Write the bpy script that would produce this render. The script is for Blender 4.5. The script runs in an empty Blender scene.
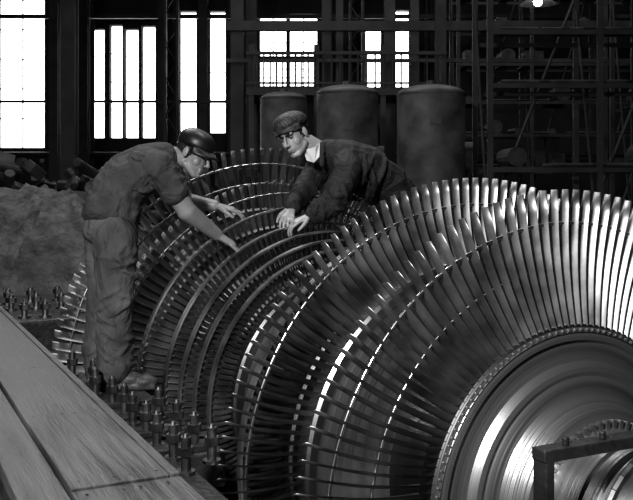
import bpy, math, random
import numpy as np
from mathutils import Vector, Matrix, Euler, noise
random.seed(7); np.random.seed(7)
scene=bpy.context.scene
scene.view_settings.view_transform='Standard'
scene.view_settings.look='None'
scene.view_settings.gamma=.88
scene.view_settings.exposure=.35
TH=math.radians(26.36); CT,ST=math.cos(TH),math.sin(TH)
P0=Vector((0.885,3.2,0.0))
def W(x,y,z=0): return Vector((P0.x+CT*x-ST*y, P0.y+ST*x+CT*y, z))

# ---------------- materials ----------------
def mat(name,g,rough=.6,metal=0.,var=.25,scale=6.,bump=.0,bscale=40.,g2=None,radial=False,detail=6,stretch=None,rvar=0.,bdist=.02,dist=0.):
    m=bpy.data.materials.new(name); m.use_nodes=True
    nt=m.node_tree; N=nt.nodes; L=nt.links
    b=N['Principled BSDF']; b.inputs['Roughness'].default_value=rough; b.inputs['Metallic'].default_value=metal
    tc=N.new('ShaderNodeTexCoord'); nz=N.new('ShaderNodeTexNoise'); nz.inputs['Scale'].default_value=scale; nz.inputs['Detail'].default_value=detail
    vec=tc.outputs['Object']
    if radial:
        sx=N.new('ShaderNodeSeparateXYZ'); L.new(vec,sx.inputs[0])
        cx=N.new('ShaderNodeCombineXYZ'); L.new(sx.outputs[0],cx.inputs[0]); L.new(sx.outputs[2],cx.inputs[1])
        ln=N.new('ShaderNodeVectorMath'); ln.operation='LENGTH'; L.new(cx.outputs[0],ln.inputs[0])
        c2=N.new('ShaderNodeCombineXYZ'); L.new(ln.outputs['Value'],c2.inputs[0]); L.new(sx.outputs[1],c2.inputs[1])
        vec=c2.outputs[0]
    if stretch:
        mp=N.new('ShaderNodeMapping'); mp.inputs['Scale'].default_value=stretch; L.new(vec,mp.inputs[0]); vec=mp.outputs[0]
    L.new(vec,nz.inputs['Vector'])
    r=N.new('ShaderNodeValToRGB'); a=g*(1-var); c=g2 if g2 is not None else g*(1+var)
    r.color_ramp.elements[0].position=.32; r.color_ramp.elements[1].position=.68
    r.color_ramp.elements[0].color=(a,a,a,1); r.color_ramp.elements[1].color=(c,c,c,1)
    L.new(nz.outputs['Fac'],r.inputs[0]); L.new(r.outputs[0],b.inputs['Base Color'])
    if rvar:
        mr=N.new('ShaderNodeMapRange'); mr.inputs['From Min'].default_value=.3; mr.inputs['From Max'].default_value=.7
        mr.inputs['To Min'].default_value=rough-rvar; mr.inputs['To Max'].default_value=rough+rvar
        L.new(nz.outputs['Fac'],mr.inputs['Value']); L.new(mr.outputs[0],b.inputs['Roughness'])
    if bump>0:
        n2=N.new('ShaderNodeTexNoise'); n2.inputs['Scale'].default_value=bscale; n2.inputs['Detail'].default_value=4; n2.inputs['Distortion'].default_value=dist
        L.new(vec,n2.inputs['Vector'])
        bp=N.new('ShaderNodeBump'); bp.inputs['Strength'].default_value=bump; bp.inputs['Distance'].default_value=bdist
        L.new(n2.outputs['Fac'],bp.inputs['Height']); L.new(bp.outputs[0],b.inputs['Normal'])
    return m
def emit(name,v):
    m=bpy.data.materials.new(name); m.use_nodes=True; b=m.node_tree.nodes['Principled BSDF']
    b.inputs['Emission Color'].default_value=(1,1,1,1); b.inputs['Emission Strength'].default_value=v; return m
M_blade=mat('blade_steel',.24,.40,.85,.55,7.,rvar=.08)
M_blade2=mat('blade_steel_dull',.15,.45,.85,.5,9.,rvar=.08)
M_bright=mat('polished_steel',.6,.28,1.,.15,9.)
M_drum=mat('rotor_forging',.13,.42,1.,.35,14.,.1,60.,radial=True)
M_hub=mat('machined_hub_steel',.36,.36,.85,.4,22.,.18,120.,radial=True)
M_cast=mat('cast_iron_dark',.03,.5,.4,.6,8.,.4,30.)
M_stud=mat('stud_steel',.2,.42,1.,.4,20.)
M_plank=mat('worn_plank',.035,.5,0.,.5,2.6,.25,9.,g2=.095,stretch=(16,1.1,4),rvar=.1,detail=10)
M_floor=mat('grimy_concrete',.045,.7,0,.6,2.5,.4,12.)
M_wall=mat('sooty_wall',.02,.85,0,.4,1.)
M_col=mat('painted_steel',.022,.6,.2,.5,3.)
M_tank=mat('tank_paint',.055,.6,.1,.75,3.5,.3,9.,detail=9)
M_tarp=mat('canvas_tarp',.075,.85,0,.55,6.,.8,14.,bdist=.05)
M_scrap=mat('rusty_scrap',.03,.7,.3,.7,5.,.3,12.)
M_skinL=mat('skin_tan',.25,.42,0,.18,12.)
M_skinR=mat('skin_fair',.34,.42,0,.15,12.)
M_shirtL=mat('coverall_top',.048,.85,0,.35,9.,.7,9.,bdist=.05,dist=1.5)
M_trouL=mat('work_trousers',.085,.85,0,.45,6.,.7,8.,bdist=.05,dist=1.5,stretch=(1,1,.7),detail=9)
M_jacket=mat('dark_jacket',.015,.75,0,.35,9.,.7,9.,bdist=.05,dist=1.5)
M_white=mat('white_shirt',.62,.7,0,.08,20.)
M_hair=mat('black_hair',.010,.45,0,.3,60.,.6,120.)
M_capL=mat('black_cap',.008,.42,0,.3,40.)
M_capR=mat('speckled_cap',.008,.6,0,.2,90.,g2=.07,detail=1)
M_shoe=mat('worn_leather',.05,.5,0,.4,20.,.3,40.)
M_eye=mat('eye_white',.22,.25,0,.02); M_iris=mat('iris_dark',.008,.2)
M_lip=mat('lip_tone',.12,.5)

# ---------------- mesh helpers ----------------
def link(o,parent=None):
    scene.collection.objects.link(o)
    if parent: o.parent=parent
    return o
def empty(name,loc=(0,0,0),rz=0):
    e=bpy.data.objects.new(name,None); e.location=loc; e.rotation_euler=(0,0,rz); e.empty_display_size=.1
    return link(e)
def mesh_obj(name,v,f,m,parent=None,smooth=False):
    me=bpy.data.meshes.new(name); me.from_pydata([tuple(a) for a in v],[],[tuple(a) for a in f]); me.update()
    me.materials.append(m)
    if smooth: me.polygons.foreach_set('use_smooth',[True]*len(me.polygons))
    return link(bpy.data.objects.new(name,me),parent)
_SPH={}
def sph(n):
    if n in _SPH: return _SPH[n]
    m=max(6,n//2+2); v=[(0,0,1)]
    for j in range(1,m):
        t=math.pi*j/m
        for i in range(n): a=2*math.pi*i/n; v.append((math.sin(t)*math.cos(a),math.sin(t)*math.sin(a),math.cos(t)))
    v.append((0,0,-1)); f=[]
    for i in range(n): f.append((0,1+i,1+(i+1)%n))
    for j in range(m-2):
        for i in range(n):
            a=1+j*n+i; b=1+j*n+(i+1)%n; f.append((a,a+n,b+n,b))
    L=len(v)-1; o=1+(m-2)*n
    for i in range(n): f.append((L,o+(i+1)%n,o+i))
    _SPH[n]=(np.array(v),f); return _SPH[n]
CUBE=(np.array([(x,y,z) for x in (-.5,.5) for y in (-.5,.5) for z in (-.5,.5)]),[(0,1,3,2),(4,6,7,5),(0,4,5,1),(2,3,7,6),(0,2,6,4),(1,5,7,3)])
class B:
    def __init__(s): s.v=[];s.f=[];s.n=0
    def add(s,v,f):
        s.v.append(v); n=s.n; s.f.extend([tuple(i+n for i in q) for q in f]); s.n+=len(v); return s
    def box(s,c,d,rot=None):
        v=CUBE[0]*np.array(d)
        if rot is not None: v=v@np.array(rot).T
        return s.add(v+np.array(Vector(c)),CUBE[1])
    def cyl(s,p,q,r,r2=None,n=16):
        p,q=Vector(p),Vector(q); d=q-p
        if d.length<1e-6: return s
        r2=r if r2 is None else r2; M=np.array(d.to_track_quat('Z','Y').to_matrix())
        a=np.arange(n)*2*math.pi/n; c=np.stack([np.cos(a),np.sin(a),np.zeros(n)],1)
        v=np.vstack([(c*r)@M.T+np.array(p),(c*r2)@M.T+np.array(q)])
        f=[(i,(i+1)%n,n+(i+1)%n,n+i) for i in range(n)]+[tuple(range(n-1,-1,-1)),tuple(range(n,2*n))]
        return s.add(v,f)
    def ell(s,c,r,R=None,n=16):
        v,f=sph(n); v=v*np.array(r)
        if R is not None: v=v@np.array(R).T
        return s.add(v+np.array(Vector(c)),f)
    def cap(s,p,q,r1,r2,n=14):
        s.cyl(p,q,r1,r2,n); s.ell(p,(r1,)*3,n=n); s.ell(q,(r2,)*3,n=n); return s
    def obj(s,name,m,parent=None,smooth=False,bevel=0):
        o=mesh_obj(name,np.vstack(s.v).tolist(),s.f,m,parent,smooth)
        if bevel:
            b=o.modifiers.new('bevel','BEVEL'); b.width=bevel; b.segments=2; b.limit_method='ANGLE'
        return o
def organic(o,vox,sm=6,disp=0,dscale=.1):
    r=o.modifiers.new('remesh','REMESH'); r.mode='VOXEL'; r.voxel_size=vox; r.use_smooth_shade=True
    s=o.modifiers.new('smooth','SMOOTH'); s.iterations=sm; s.factor=.5
    if disp:
        t=bpy.data.textures.new(o.name+'_folds','CLOUDS'); t.noise_scale=dscale; t.noise_depth=1
        d=o.modifiers.new('folds','DISPLACE'); d.texture=t; d.strength=disp; d.mid_level=.5; d.texture_coords='GLOBAL'
def lathe(name,prof,m,parent,n=160):
    v=[];f=[]
    for i in range(len(prof)-1):
        base=len(v)
        for (s,r) in (prof[i],prof[i+1]):
            for k in range(n):
                a=2*math.pi*k/n; v.append((r*math.cos(a),s,r*math.sin(a)))
        for k in range(n):
            k2=(k+1)%n; f.append((base+k,base+k2,base+n+k2,base+n+k))
    return mesh_obj(name,v,f,m,parent,True)
def ring(name,s,R,r,m,parent,n=220,k=8,wide=1.):
    v=[];f=[]
    for i in range(n):
        a=2*math.pi*i/n
        for j in range(k):
            b=2*math.pi*j/k; rr=R+r*math.cos(b); v.append((rr*math.cos(a),s+wide*r*math.sin(b),rr*math.sin(a)))
    for i in range(n):
        for j in range(k):
            f.append((i*k+j,i*k+(j+1)%k,((i+1)%n)*k+(j+1)%k,((i+1)%n)*k+j))
    return mesh_obj(name,v,f,m,parent,True)
def blades(name,s,Rt,Rr,n,c0,c1,b0,b1,m,parent,th=.045,mirror=1):
    NS=8; U=[-.5,-.25,.05,.3,.5,.3,.05,-.25]; SG=[0,1,1,1,0,-1,-1,-1]
    T=[0,.8,1,.6,0,.6,1,.8]
    v=np.zeros((n,NS,8,3))
    for i in range(n):
        ph=2*math.pi*i/n
        cp,sp=math.cos(ph),math.sin(ph); jit=random.uniform(-2.5,2.5)
        for j in range(NS):
            q=j/(NS-1); rho=Rr+(Rt-Rr)*q; c=c0+(c1-c0)*q**.8; be=math.radians(b0+(b1-b0)*q+jit*q)
            cb,sb=math.cos(be),math.sin(be); camb=.14*c*(1-.7*q); t=th*c0*(1-.6*q)
            lean=.03*(Rt-Rr)*math.sin(q*math.pi)
            for k in range(8):
                u=U[k]; vv=camb*(1-4*u*u)+SG[k]*T[k]*t
                ax=mirror*(u*c*cb-vv*sb); w=u*c*sb+vv*cb+lean
                v[i,j,k]=(rho*cp-w*sp, s+ax, rho*sp+w*cp)
    f=[]
    for i in range(n):
        o=i*NS*8
        for j in range(NS-1):
            for k in range(8):
                k2=(k+1)%8; f.append((o+j*8+k,o+j*8+k2,o+(j+1)*8+k2,o+(j+1)*8+k))
        f.append(tuple(o+(NS-1)*8+k for k in range(8)))
    ob=mesh_obj(name,v.reshape(-1,3).tolist(),f,m,parent,True)
    me=ob.data
    es=np.empty(len(me.edges)*2,dtype=np.int64); me.edges.foreach_get('vertices',es); es=es.reshape(-1,2)
    kk=es%8; sharp=((kk[:,0]==kk[:,1])&((kk[:,0]==0)|(kk[:,0]==4)))
    at=me.attributes.new('sharp_edge','BOOLEAN','EDGE'); at.data.foreach_set('value',sharp)
    return ob

# ---------------- camera ----------------
cam=bpy.data.cameras.new('camera'); co=link(bpy.data.objects.new('camera',cam))
co.location=(0,0,1.09); co.rotation_euler=(math.pi/2,0,0)
cam.lens=36*900/633; cam.sensor_width=36; cam.shift_y=-65/633; cam.clip_end=200
scene.camera=co

# ---------------- turbine rotor ----------------
rot=empty('turbine_rotor',P0,TH)
st=[ # name s,Rt,Rr,n,c0,c1,b0,b1,shroud
 ('a',0.00,1.075,.60,132,.085,.030,15,24,0),
 ('b',.53,1.12,.79,140,.075,.030,20,26,0),
 ('c',.76,.94,.75,160,.045,.035,25,50,1),
 ('d',.89,.86,.71,160,.04,.03,25,45,1),
 ('e',1.00,.80,.68,160,.035,.03,25,45,1),
 ('f',1.10,.75,.65,160,.035,.03,25,45,1),
 ('g',1.62,.76,.65,160,.035,.03,25,45,1),
 ('h',1.72,.80,.67,160,.035,.03,25,45,1),
 ('i',1.83,.84,.70,160,.035,.03,25,45,1),
 ('j',1.96,.88,.72,160,.045,.035,25,45,2),
 ('k',2.16,.965,.75,150,.055,.04,22,50,2),
 ('l',2.38,1.12,.86,130,.07,.040,20,56,0),
 ('m',2.68,1.32,.95,126,.085,.046,18,60,0)]
for (nm,s,Rt,Rr,n,c0,c1,b0,b1,sh) in st:
    mir=1 if s<1.3 else -1
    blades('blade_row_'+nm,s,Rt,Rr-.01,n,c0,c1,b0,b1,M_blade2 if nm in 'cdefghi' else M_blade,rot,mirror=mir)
    if sh:
        lathe('shroud_band_'+nm,[(s-.02,Rt-.004),(s-.02,Rt+.006),(s+.02,Rt+.006),(s+.02,Rt-.004),(s-.02,Rt-.004)],M_bright if sh==2 else M_blade,rot)
    lathe('disc_rim_'+nm,[(s-.045,Rr-.05),(s-.045,Rr-.012),(s-.035,Rr),(s+.035,Rr),(s+.045,Rr-.012),(s+.045,Rr-.05)],M_bright if nm in 'b' else M_drum,rot)
for s,R,r in ((0,.80,.005),(0,.955,.007),(.53,1.01,.007),(2.38,1.04,.006),(2.68,1.1,.006),(2.68,1.22,.007)):
    ring('lacing_wire_%d'%int(R*100+s*1000),s,R,r,M_bright,rot)
prof=[(.06,.55),(.12,.46),(.38,.50),(.49,.76)]
prof+=[(.56,.76),(.62,.60),(.70,.60),(.72,.70),(.80,.70),(.84,.62),(.86,.67),(.93,.67),(.96,.60),(.97,.64),(1.03,.64),(1.06,.58),(1.07,.61),(1.14,.61),(1.17,.52),
 (1.55,.52),(1.58,.61),(1.66,.61),(1.68,.58),(1.69,.63),(1.76,.63),(1.78,.6),(1.8,.66),(1.87,.66),(1.9,.6),(1.92,.68),(2.01,.68),(2.05,.6),(2.11,.71),(2.21,.71),(2.25,.6),(2.33,.82),(2.43,.82),(2.5,.55),(2.62,.91),(2.73,.91),(2.78,.5),(2.85,.26),(4.2,.24),(4.2,.0)]
lathe('rotor_drum',prof,M_drum,rot)
lathe('hub_face',[(.05,.59),(-.045,.59),(-.052,.565),(-.055,.548),(-.040,.540),(-.060,.475),(-.085,.455),(-.09,.44),(-.08,.425),(-.105,.38),(-.14,.345),(-.18,.325),(-.19,.30),(-.19,.275),(-.32,.262),(-.32,.24),(-.34,.24),(-.34,.262),(-.38,.262),(-.38,.235),(-.41,.235),(-.41,.262),(-.46,.262),(-.46,.20),(-1.4,.20),(-1.4,.30),(-1.5,.30),(-1.5,0)],M_hub,rot)
ring('root_serration',-.048,.572,.005,M_bright,rot)
b=B()
for i in range(132):
    a=2*math.pi*i/132; b.cyl((.583*math.cos(a),-.04,.583*math.sin(a)),(.583*math.cos(a),-.054,.583*math.sin(a)),.0045,n=6)
for i in range(60):
    a=2*math.pi*i/60; R=Matrix.Rotation(-a,3,'Y')
    b.box((.285*math.cos(a),-.2,.285*math.sin(a)),(.03,.02,.013),R)
b.obj('balance_weights',M_hub,rot)

# ---------------- lower casing ----------------
cs=empty('turbine_lower_casing',P0,TH)
b=B()
fz=.07; th=.14
segs=[(-3.0,.78,1.17),(.78,2.27,.99),(2.27,2.5,1.17),(2.5,2.85,1.385),(2.85,4.7,.45)]
for y0,y1,xi in segs:
    for sg in (-1,1):
        b.box((sg*(xi+1.6)/2,(y0+y1)/2,fz-th/2),(1.6-xi,y1-y0,th))
b.box((0,2.9,-.4),(3.2,.1,.9)); 
b.box((0,4.7,-.2),(3.2,.1,.54))
for sg in (-1,1): b.box((sg*1.62,.85,-.8),(.06,7.7,1.72))
b.box((0,.85,-1.65),(3.2,7.7,.05)); b.box((0,-3,-.8),(3.2,.06,1.7))
for y in (.35,.66,1.3,1.9,2.25):
    for sg in (-1,1): b.box((sg*1.36,y,-.6),(.45,.05,1.0))
b.obj('casing_flange',M_cast,cs,bevel=.008)
b=B()
def stud(x,y,z,h,r=.018):
    b.cyl((x,y,z),(x,y,z+h),r,n=12)
    b.cyl((x,y,z+h*.5),(x,y,z+h*.5+r*1.7),r*1.6,n=6)
    b.cyl((x,y,z),(x,y,z+.012),r*1.9,n=12)
    b.cyl((x,y,z+h-.004),(x,y,z+h+.012),r*.7,r*.45,n=10)
for i,y in enumerate([.58,.76,.94,1.12,1.30,1.48,1.66]):
    stud(-1.215+.01*(i%2),y,fz,.13)
for i,y in enumerate([.66,.86,1.08,1.34]):
    stud(-1.09,y,fz,.13)
for x,y in ((-1.15,2.40),(-1.25,2.40),(-1.2,2.12),(-1.24,1.90),(-1.5,2.74),(-1.5,2.95),(-1.48,3.1)): stud(x,y,fz,.13)
for y in (-.6,-.3,0,.3,.6,.9,1.2,1.5,1.8,2.4,2.7): stud(1.42,y,fz,.15)
b.obj('flange_studs',M_stud,cs)
b=B()
b.box((-1.2,4.0,.15),(.85,1.4,.2)); b.box((-.9,3.35,.14),(.3,.3,.14)); b.cyl((-.45,2.98,.0),(-.45,3.1,.0),.3,n=32)
b.obj('pedestal_block',M_cast,cs,bevel=.015)
b=B()
for ix,x in enumerate((-1.52,-1.36,-1.2,-1.02)):
    for y in (3.45,3.8,4.2): stud(x+random.uniform(-.03,.03),y+random.uniform(-.05,.05),.25,.10,.02)
b.obj('pedestal_studs',M_stud,cs)
b=B()
for k in range(4):
    y=.85+k*.27; b.box((-1.14,y,fz+.012),(.22,.09,.024)) 
for k in range(3): b.cyl((-1.0-.04*k,.9+.21*k,fz+.02),(-1.2,1.0+.2*k,fz+.02),.012,n=8)
b.obj('flange_keys',M_cast,cs,bevel=.004)

# bearing bridge at shaft end
br=empty('bearing_bridge',P0,TH)
b=B()
b.box((0,-.47,.325),(1.04,.06,.035)); b.box((-.5,-.47,.07),(.03,.06,.5)); b.box((.5,-.47,.07),(.03,.06,.5))
b.box((-.62,-.47,-.15),(.3,.16,.08)); b.box((.62,-.47,-.15),(.3,.16,.08))
b.box((-.95,-.47,-.12),(.5,.1,.1)); b.box((.95,-.47,-.12),(.5,.1,.1))
b.box((-1.2,-.47,-.03),(.12,.12,.12)); b.box((1.2,-.47,-.03),(.12,.12,.12))
for i in range(7):
    x=-.42+i*.14; b.cyl((x,-.47,.34),(x,-.47,.365),.012,n=6)
b.obj('bridge_frame',M_cast,br,bevel=.005)
b=B()
for i in range(19):
    a=math.pi*i/19; a2=math.pi*(i+1)/19
    b.cyl((.29*math.cos(a),-.47,.29*math.sin(a)),(.29*math.cos(a2),-.47,.29*math.sin(a2)),.016,n=8)
b.obj('seal_half_ring',M_stud,br)

# ---------------- plank walkway ----------------
wk=empty('plank_walkway',P0,TH)
b=B()
zt=.35
for (x0,x1,y0,y1,dz) in ((-1.527,-1.5,-.245,4.6,.002),(-1.777,-1.529,-.245,4.6,.0),(-1.777,-1.5,-1.6,-.25,-.006),(-1.90,-1.783,-1.3,4.6,-.012),(-2.05,-1.905,.9,4.6,-.004)):
    b.box(((x0+x1)/2,(y0+y1)/2,zt-.02+dz),(x1-x0,y1-y0,.04))
b.obj('planks',M_plank,wk,bevel=.003)
b=B()
for x in (-1.86,-1.54):
    b.box((x,1.5,zt-.085),(.05,6.1,.09))
    for y in (-1.4,0,1.5,3,4.4): b.box((x,y,.135),(.05,.05,.27))
for y in (-1.4,0,1.5,3,4.4): b.box((-1.7,y,.1),(.3,.04,.04))
b.obj('trestle',M_cast,wk)
b=B()
for y in (-.2,-.3,1.3,2.6,.5):
    for x in (-1.55,-1.62,-1.66,-1.75): b.cyl((x,y,zt-.002),(x,y,zt+.001),.004,n=8)
b.obj('plank_nails',M_cast,wk)

# ---------------- room ----------------
X0,X1,Y0,Y1=-14,16,-7,24
h=[W(-1.65,-3.05),W(1.65,-3.05),W(1.65,4.75),W(-1.65,4.75)]
c4=[Vector((X0,Y0,0)),Vector((X1,Y0,0)),Vector((X1,Y1,0)),Vector((X0,Y1,0))]
mesh_obj('floor',[(p.x,p.y,0) for p in h+c4],[(4,5,1,0),(5,6,2,1),(6,7,3,2),(7,4,0,3)],M_floor)
YB=24.; k=YB/900
wins=[(-70,44,-60,148),(91,104,29,138),(109,122,25,138),(124,138,29,138),(141,155,26,138),(179,196,11,133),(209,225,11,133),
 (259,286,15,56),(289,317,14,56),(259,286,60,86),(289,317,60,86),(365,381,28,95),(395,409,10,92),(330,334,20,90)]
rects=[((a-316)*k,(c-316)*k,1.09+(185-e)*k,1.09+(185-d)*k) for a,c,d,e in wins]
HZ=9.
def wall_holes(name,rects,X0,X1,Y,m):
    xs=sorted(set([X0,X1]+[r[0] for r in rects]+[r[1] for r in rects])); zs=sorted(set([0,HZ]+[min(r[2],HZ) for r in rects]+[min(r[3],HZ) for r in rects]))
    b=B()
    for i in range(len(xs)-1):
        for j in range(len(zs)-1):
            cx,cz=(xs[i]+xs[i+1])/2,(zs[j]+zs[j+1])/2
            if not any(r[0]<cx<r[1] and r[2]<cz<r[3] for r in rects):
                b.box((cx,Y+.15,cz),(xs[i+1]-xs[i],.3,zs[j+1]-zs[j]))
    return b.obj(name,m)
wall_holes('wall_back',rects,-14,16,YB,M_wall)
for i,(x0,x1,z0,z1) in enumerate(rects):
    z1=min(z1,HZ-.02); b=B()
    w=x1-x0; nx=5 if w>2 else (2 if w>.6 else 1); nz=max(3,int((z1-z0)/.7))
    for a in range(nx+1): b.box((x0+w*a/nx,YB+.1,(z0+z1)/2),(.03,.05,z1-z0))
    for a in range(nz+1): b.box(((x0+x1)/2,YB+.1,z0+(z1-z0)*a/nz),(w,.05,.012 if w<2 else .022))
    b.obj('window_%d'%(i+1),M_col)
for nm,c,d in (('wall_left',(-14.1,8.5,4.5),(.2,31,9)),('wall_right',(16.1,8.5,4.5),(.2,31,9)),('wall_front',(1,-7.1,4.5),(30,.2,9)),('ceiling',(1,8.5,9.1),(30.4,31.4,.2))):
    B().box(c,d).obj(nm,M_wall)

def column(x,y,w,h=9,m=M_col,lattice=False):
    b=B()
    if lattice:
        for sx in (-1,1): b.box((sx*w*.42,0,h/2),(w*.16,w*.5,h))
        n=int(h/(w*1.2)); 
        for i in range(n):
            z0=h*i/n; z1=h*(i+1)/n; s=1 if i%2 else -1
            b.cyl(Vector((-s*w*.4,0,z0)),Vector((s*w*.4,0,z1)),w*.05,n=6)
    else:
        b.box((0,0,h/2),(w*.15,w*.8,h)); b.box((0,-w*.4,h/2),(w,w*.12,h)); b.box((0,w*.4,h/2),(w,w*.12,h))
    b.box((0,0,.05),(w*1.4,w*1.4,.1))
    o=b.obj('steel_column',m); o.location=(x,y,0); return o
for px,D,w,lt in ((69,16,.26,0),(54,20,.2,0),(84,20,.18,0),(171,18.5,.30,1),(203,21,.2,0),(237,15.5,.22,0),(251,17,.2,0),(326,15.5,.16,0),(339,15.3,.12,0),(356,18,.3,1),(389,15.5,.18,0),(414,15.6,.14,0),(440,14,.16,0),(162,22,.2,0)):
    column((px-316)*D/900,D,w,lattice=bool(lt))
b=B()
b.box((1,19.3,6.0),(29,.3,.35)); b.box((1,22.5,5.3),(29,.1,.1)); b.box((1,20.6,3.0),(29,.06,.06)) ; b.box((4,14.9,3.72),(11,.12,.16)); b.box((4,14.9,3.15),(11,.05,.06))
for i in range(28):
    x=-13+i; b.cyl((x,19.3,6.1),(x+1,19.3,7.2),.05,n=6); b.cyl((x+1,19.3,6.1),(x,19.3,7.2),.05,n=6)
b.box((1,19.3,7.3),(29,.25,.2))
b.obj('crane_girder',M_col)
b=B()
for x,r in ((-3.1,.05),(-2.3,.08),(.4,.06),(1.2,.08),(2.9,.07),(-5.9,.06)):
    b.cyl((x,23.7,0),(x,23.7,8.9),r)
b.cyl((-9,23.6,1.9),(9,23.6,1.9),.06)
b.obj('wall_piping',M_col)

# platform with railing
rl=B()
rl.box((.45,14.2,2.5),(3.0,1.4,.12))
for i in range(11): rl.cyl((-.98+i*.095,13.5,2.55),(-.98+i*.095,13.5,3.05),.014,n=6)
for i in range(14): rl.cyl((.1+i*.13,13.5,2.55),(.1+i*.13,13.5,3.05),.014,n=6)
rl.box((.45,13.5,3.07),(3.0,.05,.05)); rl.box((.45,13.5,2.62),(3.0,.03,.03))
for x in (-.98,.0,1.0,1.9):
    rl.box((x,13.55,1.6),(.08,.08,3.2)); rl.box((x,14.8,1.25),(.08,.08,2.5))
rl.obj('railed_platform',M_col)

def tank(x,y,r,top,nm='storage_tank'):
    e=empty(nm,(x,y,0))
    prof=[(0.25,0.0),(.3,r*.6),(.42,r*.92),(.55,r)]
    H=top-r*.3
    prof+=[(H,r)]
    for i in range(1,9):
        a=math.pi/2*i/8; prof.append((H+r*.3*math.sin(a),max(.0,r*math.cos(a))))
    n=48;v=[];f=[]
    for (z,rr) in prof:
        for kk in range(n): a=2*math.pi*kk/n; v.append((rr*math.cos(a),rr*math.sin(a),z))
    for i in range(len(prof)-1):
        for kk in range(n): f.append((i*n+kk,i*n+(kk+1)%n,(i+1)*n+(kk+1)%n,(i+1)*n+kk))
    mesh_obj('shell',v,f,M_tank,e,True)
    b=B(); b.cyl((0,0,top-.03),(0,0,top+.04),.05)
    b.cyl((r*.9,-.1,1.5),(r+.06,-.1,1.5),.04,n=16)
    b.box((0,-r-.003,1.75),(.12,.012,.08))
    for i in range(4):
        a=math.pi/4+i*math.pi/2; b.box((r*.8*math.cos(a),r*.8*math.sin(a),.28),(.07,.07,.56))
    for z in (.6,1.15,H): b.cyl((0,0,z-.008),(0,0,z+.008),r+.004,n=48)
    b.obj('fittings',M_tank,e)
tank(1.21,9.5,.36,2.15); tank(.36,10.5,.36,2.26); tank(-.42,11.5,.30,2.28)

# steel framework (right)
def rack(x0,x1,y,top,levels,seed,pr):
    random.seed(seed); b=B(); n=max(2,int((x1-x0)/1.1)+1)
    for i in range(n):
        x=x0+(x1-x0)*i/(n-1)
        for yy in (y,y+.9): b.box((x,yy,top/2),(.06,.06,top))
        b.cyl((x,y,.2),(x,y+.9,top-.3),.015,n=6)
        if i<n-1: b.cyl((x,y+.9,.3),(x+(x1-x0)/(n-1),y+.9,top-.2),.02,n=6)
    for z in levels:
        for yy in (y,y+.9): b.box(((x0+x1)/2,yy,z),(x1-x0,.04,.05))
    o=b.obj('steel_framework',M_col)
    b=B()
    for z in levels:
        x=x0+.15
        while x<x1-.2:
            w=random.uniform(.12,.4); h=random.uniform(.08,.3)
            if random.random()<pr:
                b.box((x+w/2,y+.45,z+.03),(w,.9,.015))
                if random.random()<.4: b.cyl((x+w/2,y+.1,z+.04+h/2),(x+w/2,y+.75,z+.04+h/2),h/2,n=14)
                else: b.box((x+w/2,y+random.uniform(.25,.5),z+.04+h/2),(w,.35,h))
            else:
                for q in range(3): b.cyl((x,y+.15+q*.2,z+.06),(min(x+w*2,x1),y+.15+q*.2,z+.06),.02,n=8)
            x+=w+random.uniform(.03,.25)
    b.obj('stored_parts',M_scrap,o)
rack(1.85,4.2,9.6,3.5,(.6,1.25,2.15,2.72),3,.35)
rack(4.4,9.0,12.5,4.2,(.6,1.4,2.2,2.9,3.6),5,.5)
rack(2.6,8.0,16.5,5.2,(1.4,2.0,2.6,3.3,4.0,4.6),8,.5)

for x,y,z in ((2.95,12.0,3.50),(-6,10,6),(6,8,6)):
    e=empty('pendant_lamp',(x,y,z))
    n=28;v=[];f=[];pr=[(.16,.03),(.12,.06),(.06,.16),(0,.24)]
    for zz,rr in pr:
        for kk in range(n): a=2*math.pi*kk/n; v.append((rr*math.cos(a),rr*math.sin(a),zz))
    for i in range(3):
        for kk in range(n): f.append((i*n+kk,i*n+(kk+1)%n,(i+1)*n+(kk+1)%n,(i+1)*n+kk))
    mesh_obj('shade',v,f,M_tank,e,True)
    b=B(); b.ell((0,0,.04),(.06,.06,.07)); b.obj('bulb',emit('bulb_glow',14.),e,True)
    b=B(); b.cyl((0,0,.15),(0,0,9-z),.012,n=8); b.obj('cord',M_col,e)
# scrap heap / machine parts left
random.seed(11); b=B()
for i in range(260):
    x=random.uniform(-5.8,-1.3); y=random.uniform(9.6,12); hmax=1.4-.25*abs(x+3.8)/2.2
    z=random.uniform(.1,hmax); s=random.uniform(.08,.35)
    R=Euler((random.uniform(0,.9),random.uniform(0,.9),random.uniform(0,3))).to_matrix()
    if random.random()<.4: b.box((x,y,z),(s,s*random.uniform(.4,1),s*random.uniform(.3,.9)),R)
    else:
        d=R@Vector((s*1.6,0,random.uniform(-.2,.3))); b.cyl(Vector((x,y,z))-d/2,Vector((x,y,z))+d/2,s*random.uniform(.1,.35),n=14)
b.box((-3.4,10.8,.3),(4.3,2.2,.6))
b.obj('scrap_heap',M_scrap,bevel=.01)
random.seed(12); b=B()
for i in range(50):
    x=random.uniform(-1.2,1.8); y=random.uniform(12.2,13.0); s=random.uniform(.15,.45)
    b.box((x,y,random.uniform(.1,1.2)),(s,s,s*.7),Euler((0,0,random.uniform(0,3))).to_matrix())
b.obj('crate_pile',M_scrap,bevel=.01)

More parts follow.
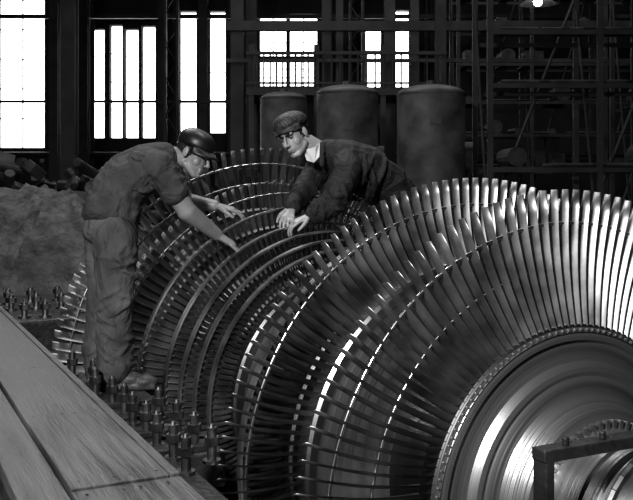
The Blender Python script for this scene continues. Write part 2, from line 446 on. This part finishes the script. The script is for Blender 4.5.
# tarp mound (draped sacking)
n=190;m2=120;v=[];f=[]
for j in range(m2):
    for i in range(n):
        u=i/(n-1);w=j/(m2-1); x=-5.0+u*3.75; y=7.0+w*2.1
        ex=min(1,min(u,1-u)*3.2); ey=min(1,min(w,1-w)*2.6)
        e=(ex*(2-ex))*(ey*(2-ey))
        h=.98*e*(.85+.22*noise.noise((x*1.1,y*1.3,2))+.15*noise.noise((x*2.3,y*1.9,5)))
        wx=x+.25*noise.noise((x*1.5,y*1.5,4)); 
        a=1-abs(noise.noise((wx*2.6+1.4*y,y*.8,1)))*2.4; c=1-abs(noise.noise((wx*6.-y*2.,y*2.6,7)))*2.4; d=noise.noise((x*13,y*12,3))
        h+=(.06*a+.055*c+.03*d)*min(1,e*1.5)
        v.append((x+.06*noise.noise((x*3,y*3,9)),y+.05*noise.noise((x*4,y*4,19)),max(.005,h)))
for j in range(m2-1):
    for i in range(n-1): f.append((j*n+i,j*n+i+1,(j+1)*n+i+1,(j+1)*n+i))
o=mesh_obj('canvas_tarp',v,f,M_tarp,None,True)
so=o.modifiers.new('thick','SOLIDIFY'); so.thickness=.01; so.offset=1

# ---------------- people ----------------
def chain(b,pts,lat,steps=7):
    for i in range(len(pts)-1):
        p,a1,d1=pts[i]; q,a2,d2=pts[i+1]; p=Vector(p);q=Vector(q)
        ax=(q-p).normalized(); L=Vector(lat); L=(L-ax*L.dot(ax)).normalized(); Dp=ax.cross(L)
        R=Matrix((L,Dp,ax)).transposed()
        for s in range(steps+1):
            t=s/steps; b.ell(p.lerp(q,t),(a1+(a2-a1)*t,d1+(d2-d1)*t,min(.07,(d1+(d2-d1)*t)*.8)),R,n=18)
def fold(b,p,q,r,n=1,bulge=.004):
    p,q=Vector(p),Vector(q); d=(q-p).normalized(); M=d.to_track_quat('Z','Y').to_matrix()
    for i in range(n):
        t0=random.uniform(.05,.95); a0=random.uniform(0,6.28); sp=random.uniform(1.0,2.2); rise=random.uniform(-.06,.06)
        last=None
        for j in range(9):
            u=j/8; a=a0+sp*u; c=p.lerp(q,t0)+d*rise*(u-.5)*2
            pt=c+M@Vector((math.cos(a)*(r-.003),math.sin(a)*(r-.003),0)); rad=.003+(.008+bulge)*math.sin(math.pi*u)
            if last: b.cap(last[0],pt,last[1],rad,8)
            last=(pt,rad)
def head(parent,c,fwd,up,neck,skin,cap,capm,brim=True,tilt=0.,mous=False):
    F=Vector(fwd).normalized(); U=Vector(up); U=(U-F*U.dot(F)).normalized(); S=F.cross(U)
    R=Matrix((S,F,U)).transposed(); C=Vector(c)
    def P(x,y,z): return C+R@Vector((x,y,z))
    b=B()
    b.ell(P(0,-.01,.03),(.073,.093,.088),R,24)
    b.ell(P(0,.028,-.045),(.056,.059,.068),R,20)
    b.ell(P(0,.068,-.100),(.022,.02,.017),R); b.cap(P(-.048,.01,-.065),P(-.017,.06,-.1),.019,.018); b.cap(P(.048,.01,-.065),P(.017,.06,-.1),.019,.018)
    b.cap(P(0,.088,.01),P(0,.110,-.032),.007,.011); b.ell(P(.011,.1,-.036),(.008,.009,.007),R); b.ell(P(-.011,.1,-.036),(.008,.009,.007),R)
    b.cap(P(-.042,.073,.022),P(.042,.073,.022),.011,.011)
    b.ell(P(.036,.050,-.032),(.024,.027,.028),R); b.ell(P(-.036,.050,-.032),(.024,.027,.028),R)
    b.cap(P(-.016,.084,-.064),P(.016,.084,-.064),.007,.007); b.cap(P(-.013,.083,-.077),P(.013,.083,-.077),.008,.008)
    for sx in (-1,1): b.ell(P(sx*.074,-.006,-.008),(.009,.018,.030),R)
    nk=Vector(neck); b.cap(P(0,-.025,-.04),nk,.054,.060,18)
    o=b.obj('head',skin,parent); organic(o,.0035,4)
    b=B()
    for sx in (-1,1): b.ell(P(sx*.030,.0710,.001),(.013,.011,.006),R)
    b.obj('eyes',M_eye,parent,True)
    b=B()
    for sx in (-1,1): b.ell(P(sx*.030,.0775,-.001),(.0065,.0055,.0056),R)
    b.obj('irises',M_iris,parent,True)
    b=B()
    for sx in (-1,1):
        b.cap(P(sx*.012,.087,.017),P(sx*.034,.083,.023),.0055,.006); b.cap(P(sx*.034,.083,.023),P(sx*.05,.070,.017),.006,.003)
        b.cap(P(sx*.018,.0815,.0075),P(sx*.042,.074,.0055),.003,.002)
    b.obj('eyebrows',M_hair,parent,True)
    b=B(); b.cap(P(-.018,.0885,-.070),P(.018,.0885,-.070),.0026,.0026); b.cap(P(-.011,.090,-.077),P(.011,.090,-.077),.0035,.0035); b.obj('lips',M_lip,parent,True)
    b=B(); b.ell(P(0,-.025,.03),(.079,.088,.088),R,24); b.ell(P(0,-.055,-.03),(.060,.045,.05),R)
    for sx in (-1,1): b.cap(P(sx*.070,.018,.03),P(sx*.066,.018,-.012),.011,.006)
    o=b.obj('hair',M_hair,parent); organic(o,.006,3,.006,.02)
    v=[];f=[];n=32;m=10
    def cz(a): return tilt*math.sin(a)
    for j in range(m+1):
        t=math.pi/2*j/m
        for i in range(n):
            a=2*math.pi*i/n; rr=max(1e-4,math.cos(t))
            wr=1+.012*math.sin(5*a+j)+.01*math.sin(9*a-2*j)
            v.append(P(.086*rr*wr*math.cos(a),-.012+.103*rr*wr*math.sin(a),cap+cz(a)*rr+(.124-cap)*math.sin(t)**.85))
    base=len(v)
    for i in range(n):
        a=2*math.pi*i/n; v.append(P(.086*math.cos(a),-.012+.103*math.sin(a),cap+cz(a)-.022))
    for j in range(m):
        for i in range(n): f.append((j*n+i,j*n+(i+1)%n,(j+1)*n+(i+1)%n,(j+1)*n+i))
    for i in range(n): f.append((base+i,base+(i+1)%n,(i+1)%n,i))
    o=mesh_obj('cap',v,f,capm,parent,True); s=o.modifiers.new('t','SOLIDIFY'); s.thickness=.004; s.offset=1
    if brim:
        v=[];f=[];n=20
        for j in range(5):
            q=j/4
            for i in range(n+1):
                a=math.radians(20+140*i/n); ca,sa=math.cos(a),math.sin(a)
                ext=brim*q*max(0,math.sin((a-math.radians(20))/math.radians(140)*math.pi))**.6
                v.append(P((.086+ext*.35)*ca,-.012+(.103+ext)*sa,cap+cz(a)-.014-.018*q-.02*q*abs(ca)))
        for j in range(4):
            for i in range(n): f.append((j*(n+1)+i,j*(n+1)+i+1,(j+1)*(n+1)+i+1,(j+1)*(n+1)+i))
        o=mesh_obj('cap_brim',v,f,capm,parent,True); s=o.modifiers.new('t','SOLIDIFY'); s.thickness=.005
def hand(b,wr,fd,nrm,side,curl=1.,fore=None,rf=.042,rw=.027,sc=1.):
    F=Vector(fd).normalized(); N=Vector(nrm); N=(N-F*N.dot(F)).normalized(); S=F.cross(N)*side
    wr=Vector(wr); R=Matrix((S,N,F)).transposed()
    if S.cross(N).dot(F)<0: R=Matrix((-S,N,F)).transposed()
    if fore is not None: b.cap(Vector(fore),wr,rf,rw,18)
    for t in (0,.2,.4,.6,.8,1):
        b.ell(wr+F*(.012+.075*t)*sc,((.026+.014*t)*sc,(.019-.005*t)*sc,.022*sc),R)
    lens=((.038,.026,.02),(.043,.03,.022),(.040,.028,.021),(.032,.021,.018))
    for i in range(4):
        off=(-.0315+.021*i)
        p=wr+F*(.086-.004*abs(i-1.2))*sc+S*(-off)*sc; ang=.25*curl; spread=-off*3.0
        for j,l in enumerate(lens[i]):
            d=(F*math.cos(ang)+N*math.sin(ang)+S*spread*.5).normalized(); q=p+d*l*sc
            b.cap(p,q,(.0092-.0008*j)*sc,(.0086-.0009*j)*sc,10); p=q; ang+=.5*curl
    p=wr+F*.025*sc+S*.026*sc; d=(F*.65+S*.7+N*.25).normalized()
    q=p+d*.04*sc; b.cap(p,q,.014*sc,.0115*sc,10); d=(F*.88+S*.3+N*.35).normalized(); r=q+d*.03*sc; b.cap(q,r,.011*sc,.009*sc,10)
    r2=r+(F*.9+N*.4).normalized()*.02*sc; b.cap(r,r2,.0095*sc,.0075*sc,10)
def shoe(b,ank,d,zf):
    d=Vector((d[0],d[1],0)).normalized(); s=Vector((-d.y,d.x,0)); R=Matrix((s,d,Vector((0,0,1)))).transposed(); a=Vector(ank)
    g=Vector((a.x,a.y,zf))
    b.ell(g-d*.03+Vector((0,0,.045)),(.042,.055,.045),R); b.ell(g+d*.06+Vector((0,0,.045)),(.043,.085,.043),R)
    b.ell(g+d*.14+Vector((0,0,.034)),(.047,.07,.034),R); b.cap(a,g+Vector((0,0,.06)),.045,.042)
    b.box(g+d*.06+Vector((0,0,.012)),(.085,.27,.022),R)
def unpar(objs,e):
    inv=Matrix.Translation(-e.location)
    for o in objs: o.matrix_parent_inverse=inv

# ---- man, left ----
random.seed(4)
man=empty('man_in_coveralls',(-1.04,4.6,0.07))
lat=Vector((.444,-.896,0))
b=B()
chain(b,[((-1.05,4.6,.93),.158,.148),((-1.045,4.61,1.01),.158,.138),((-.975,4.65,1.12),.180,.142),((-.87,4.70,1.195),.185,.122),((-.795,4.73,1.245),.10,.075)],lat)
b.cap((-.88,4.60,1.20),(-.80,4.56,1.185),.09,.082); b.cap((-.80,4.565,1.19),(-.725,4.59,1.06),.08,.076)
b.cap((-.85,4.80,1.20),(-.81,4.87,1.20),.085,.078); b.cap((-.81,4.87,1.20),(-.77,4.95,1.09),.076,.07)
fold(b,(-.80,4.565,1.19),(-.725,4.59,1.06),.078,8)
fold(b,(-1.05,4.6,.92),(-1.03,4.62,1.06),.145,18)
fold(b,(-.97,4.65,1.1),(-.87,4.68,1.17),.140,12)
fold(b,(-.99,4.56,1.05),(-.86,4.58,1.18),.10,8)
b.cap((-.80,4.68,1.27),(-.76,4.78,1.27),.03,.03)
o=b.obj('coverall_top',M_shirtL,man); organic(o,.0065,2,.014,.07)
b=B()
chain(b,[((-1.047,4.605,.95),.145,.132),((-1.055,4.60,.84),.163,.143)],lat)
b.cap((-1.01,4.525,.83),(-1.005,4.49,.52),.116,.09,20); b.cap((-1.005,4.49,.52),(-1.015,4.50,.17),.09,.088,20)
b.cap((-1.09,4.67,.83),(-1.10,4.68,.52),.116,.09,20); b.cap((-1.10,4.68,.52),(-1.125,4.68,.17),.09,.085,20)
fold(b,(-1.01,4.5,.36),(-1.015,4.5,.15),.090,15); fold(b,(-1.12,4.68,.34),(-1.125,4.68,.15),.087,10)
fold(b,(-1.005,4.49,.62),(-1.005,4.49,.40),.091,12,.003); fold(b,(-1.01,4.525,.83),(-1.005,4.5,.62),.108,14,.002)
o=b.obj('trousers',M_trouL,man); organic(o,.0065,3,.016,.10)
b=B()
shoe(b,(-1.0,4.50,.16),(.95,.1),.07); shoe(b,(-1.12,4.68,.16),(.95,.25),.07)
o=b.obj('shoes',M_shoe,man); organic(o,.006,2)
b=B()
b.cap((-.75,4.58,1.10),(-.665,4.625,.955),.054,.050,18)
hand(b,(-.528,4.762,.828),(.75,.35,-.5),(-.35,.2,-.95),1,.8,fore=(-.665,4.625,.955),rf=.052,rw=.033,sc=1.15)
o=b.obj('right_arm',M_skinL,man); organic(o,.0035,3)
b=B()
b.cap((-.79,4.92,1.15),(-.73,5.04,1.0),.05,.044,18)
hand(b,(-.57,5.03,.975),(.93,.2,-.2),(-.25,.1,-.95),-1,.8,fore=(-.73,5.04,1.0),rf=.048,rw=.032,sc=1.12)
o=b.obj('left_arm',M_skinL,man); organic(o,.0035,3)
head(man,(-.643,4.74,1.258),(.83,-.42,-.40),(.32,0,.94),(-.79,4.73,1.235),M_skinL,.052,M_capL,brim=.055)
unpar(man.children,man)

# ---- man, right ----
man2=empty('man_in_jacket',(.9,5.5,0.07))
lat2=Vector((.35,-.9,0.1))
b=B()
chain(b,[((.50,5.36,.98),.165,.13),((.40,5.30,1.09),.17,.135),((.24,5.2,1.19),.185,.14),((.12,5.13,1.24),.18,.12),((.045,5.09,1.275),.10,.075)],lat2)
b.cap((.16,5.03,1.215),(.17,4.97,1.165),.09,.084); b.cap((.17,4.97,1.16),(.08,4.88,.98),.08,.068,18); b.cap((.08,4.88,.98),(-.01,4.86,.93),.064,.050,18)
b.cap((.05,5.2,1.21),(-.0,5.24,1.17),.09,.08); b.cap((0.0,5.24,1.17),(-.10,5.10,1.01),.077,.064,18); b.cap((-.10,5.10,1.01),(-.13,5.0,.965),.062,.050,18)
fold(b,(.17,4.97,1.16),(.08,4.88,.98),.074,12); fold(b,(.08,4.88,.98),(-.01,4.86,.93),.058,8); fold(b,(.3,5.2,1.14),(.15,5.1,1.2),.16,12); fold(b,(0.0,5.24,1.17),(-.10,5.10,1.01),.07,9)
b.cap((.03,5.03,1.318),(.075,5.10,1.328),.022,.022); b.cap((.03,5.03,1.318),(.03,4.96,1.20),.02,.014)
o=b.obj('jacket',M_jacket,man2); organic(o,.0065,2,.016,.08)
b=B()
chain(b,[((.50,5.36,1.0),.15,.125),((.55,5.38,.93),.155,.125)],lat2)
b.cap((.57,5.30,.92),(.77,5.36,.55),.10,.08,20); b.cap((.77,5.36,.55),(.95,5.42,.17),.08,.075,20)
b.cap((.53,5.47,.92),(.75,5.56,.55),.10,.08,20); b.cap((.75,5.56,.55),(.92,5.62,.17),.08,.075,20)
o=b.obj('trousers',M_jacket,man2); organic(o,.009,4,.016,.1)
b=B(); shoe(b,(.96,5.42,.16),(-.9,-.3),.07); shoe(b,(.93,5.62,.16),(-.9,-.3),.07)
o=b.obj('shoes',M_shoe,man2); organic(o,.006,2)
b=B(); hand(b,(-.03,4.86,.925),(-.85,-.1,-.35),(.1,.25,-.95),1,1.1,fore=(.02,4.865,.94),rf=.034,rw=.028)
o=b.obj('left_hand',M_skinR,man2); organic(o,.0035,3)
b=B(); hand(b,(-.135,4.985,.965),(-.25,-.7,-.55),(.1,.35,-.95),-1,1.1,fore=(-.13,5.02,.985),rf=.034,rw=.028)
o=b.obj('right_hand',M_skinR,man2); organic(o,.0035,3)
head(man2,(-.125,4.99,1.372),(-.5,-.76,-.38),(-.32,0,.95),(.02,5.07,1.275),M_skinR,.062,M_capR,brim=.015,tilt=.012)
v=[(.02,5.005,1.328),(-.005,4.965,1.303),(-.012,4.948,1.215),(.018,4.958,1.245), (-.075,5.03,1.298),(-.045,4.985,1.288),(-.018,4.950,1.215),(-.05,4.985,1.225)]
o=mesh_obj('shirt_collar',v,[(0,1,2,3),(4,5,6,7),(1,5,6,2)],M_white,man2); s=o.modifiers.new('t','SOLIDIFY'); s.thickness=.008; s=o.modifiers.new('b','BEVEL'); s.width=.003
unpar(man2.children,man2)

# ---------------- lights ----------------
w=bpy.data.worlds.new('world'); scene.world=w; w.use_nodes=True
w.node_tree.nodes['Background'].inputs[0].default_value=(1,1,1,1); w.node_tree.nodes['Background'].inputs[1].default_value=5.
def area(name,loc,tgt,size,e,sy=None):
    l=bpy.data.lights.new(name,'AREA'); l.energy=e; l.size=size
    if sy: l.shape='RECTANGLE'; l.size_y=sy
    o=link(bpy.data.objects.new(name,l)); o.location=loc
    o.rotation_euler=(Vector(tgt)-Vector(loc)).to_track_quat('-Z','Y').to_euler(); return o
area('flash_lamp',(-1.4,-.3,2.7),(.2,4.4,.6),.4,260)
area('hall_lamp_a',(.6,5.2,5.6),(.4,4.2,0),1.0,80)
area('ceiling_fill',(-3.0,9.5,8.6),(-.8,6.5,0),5,400,3)  # added area light giving the steel something to reflect; the ceiling has no opening
area('ceiling_fill_rear',(2.5,13,8.7),(2,16,2),6,300,3)  # extra fill added to lift the dark background, not an actual roof light
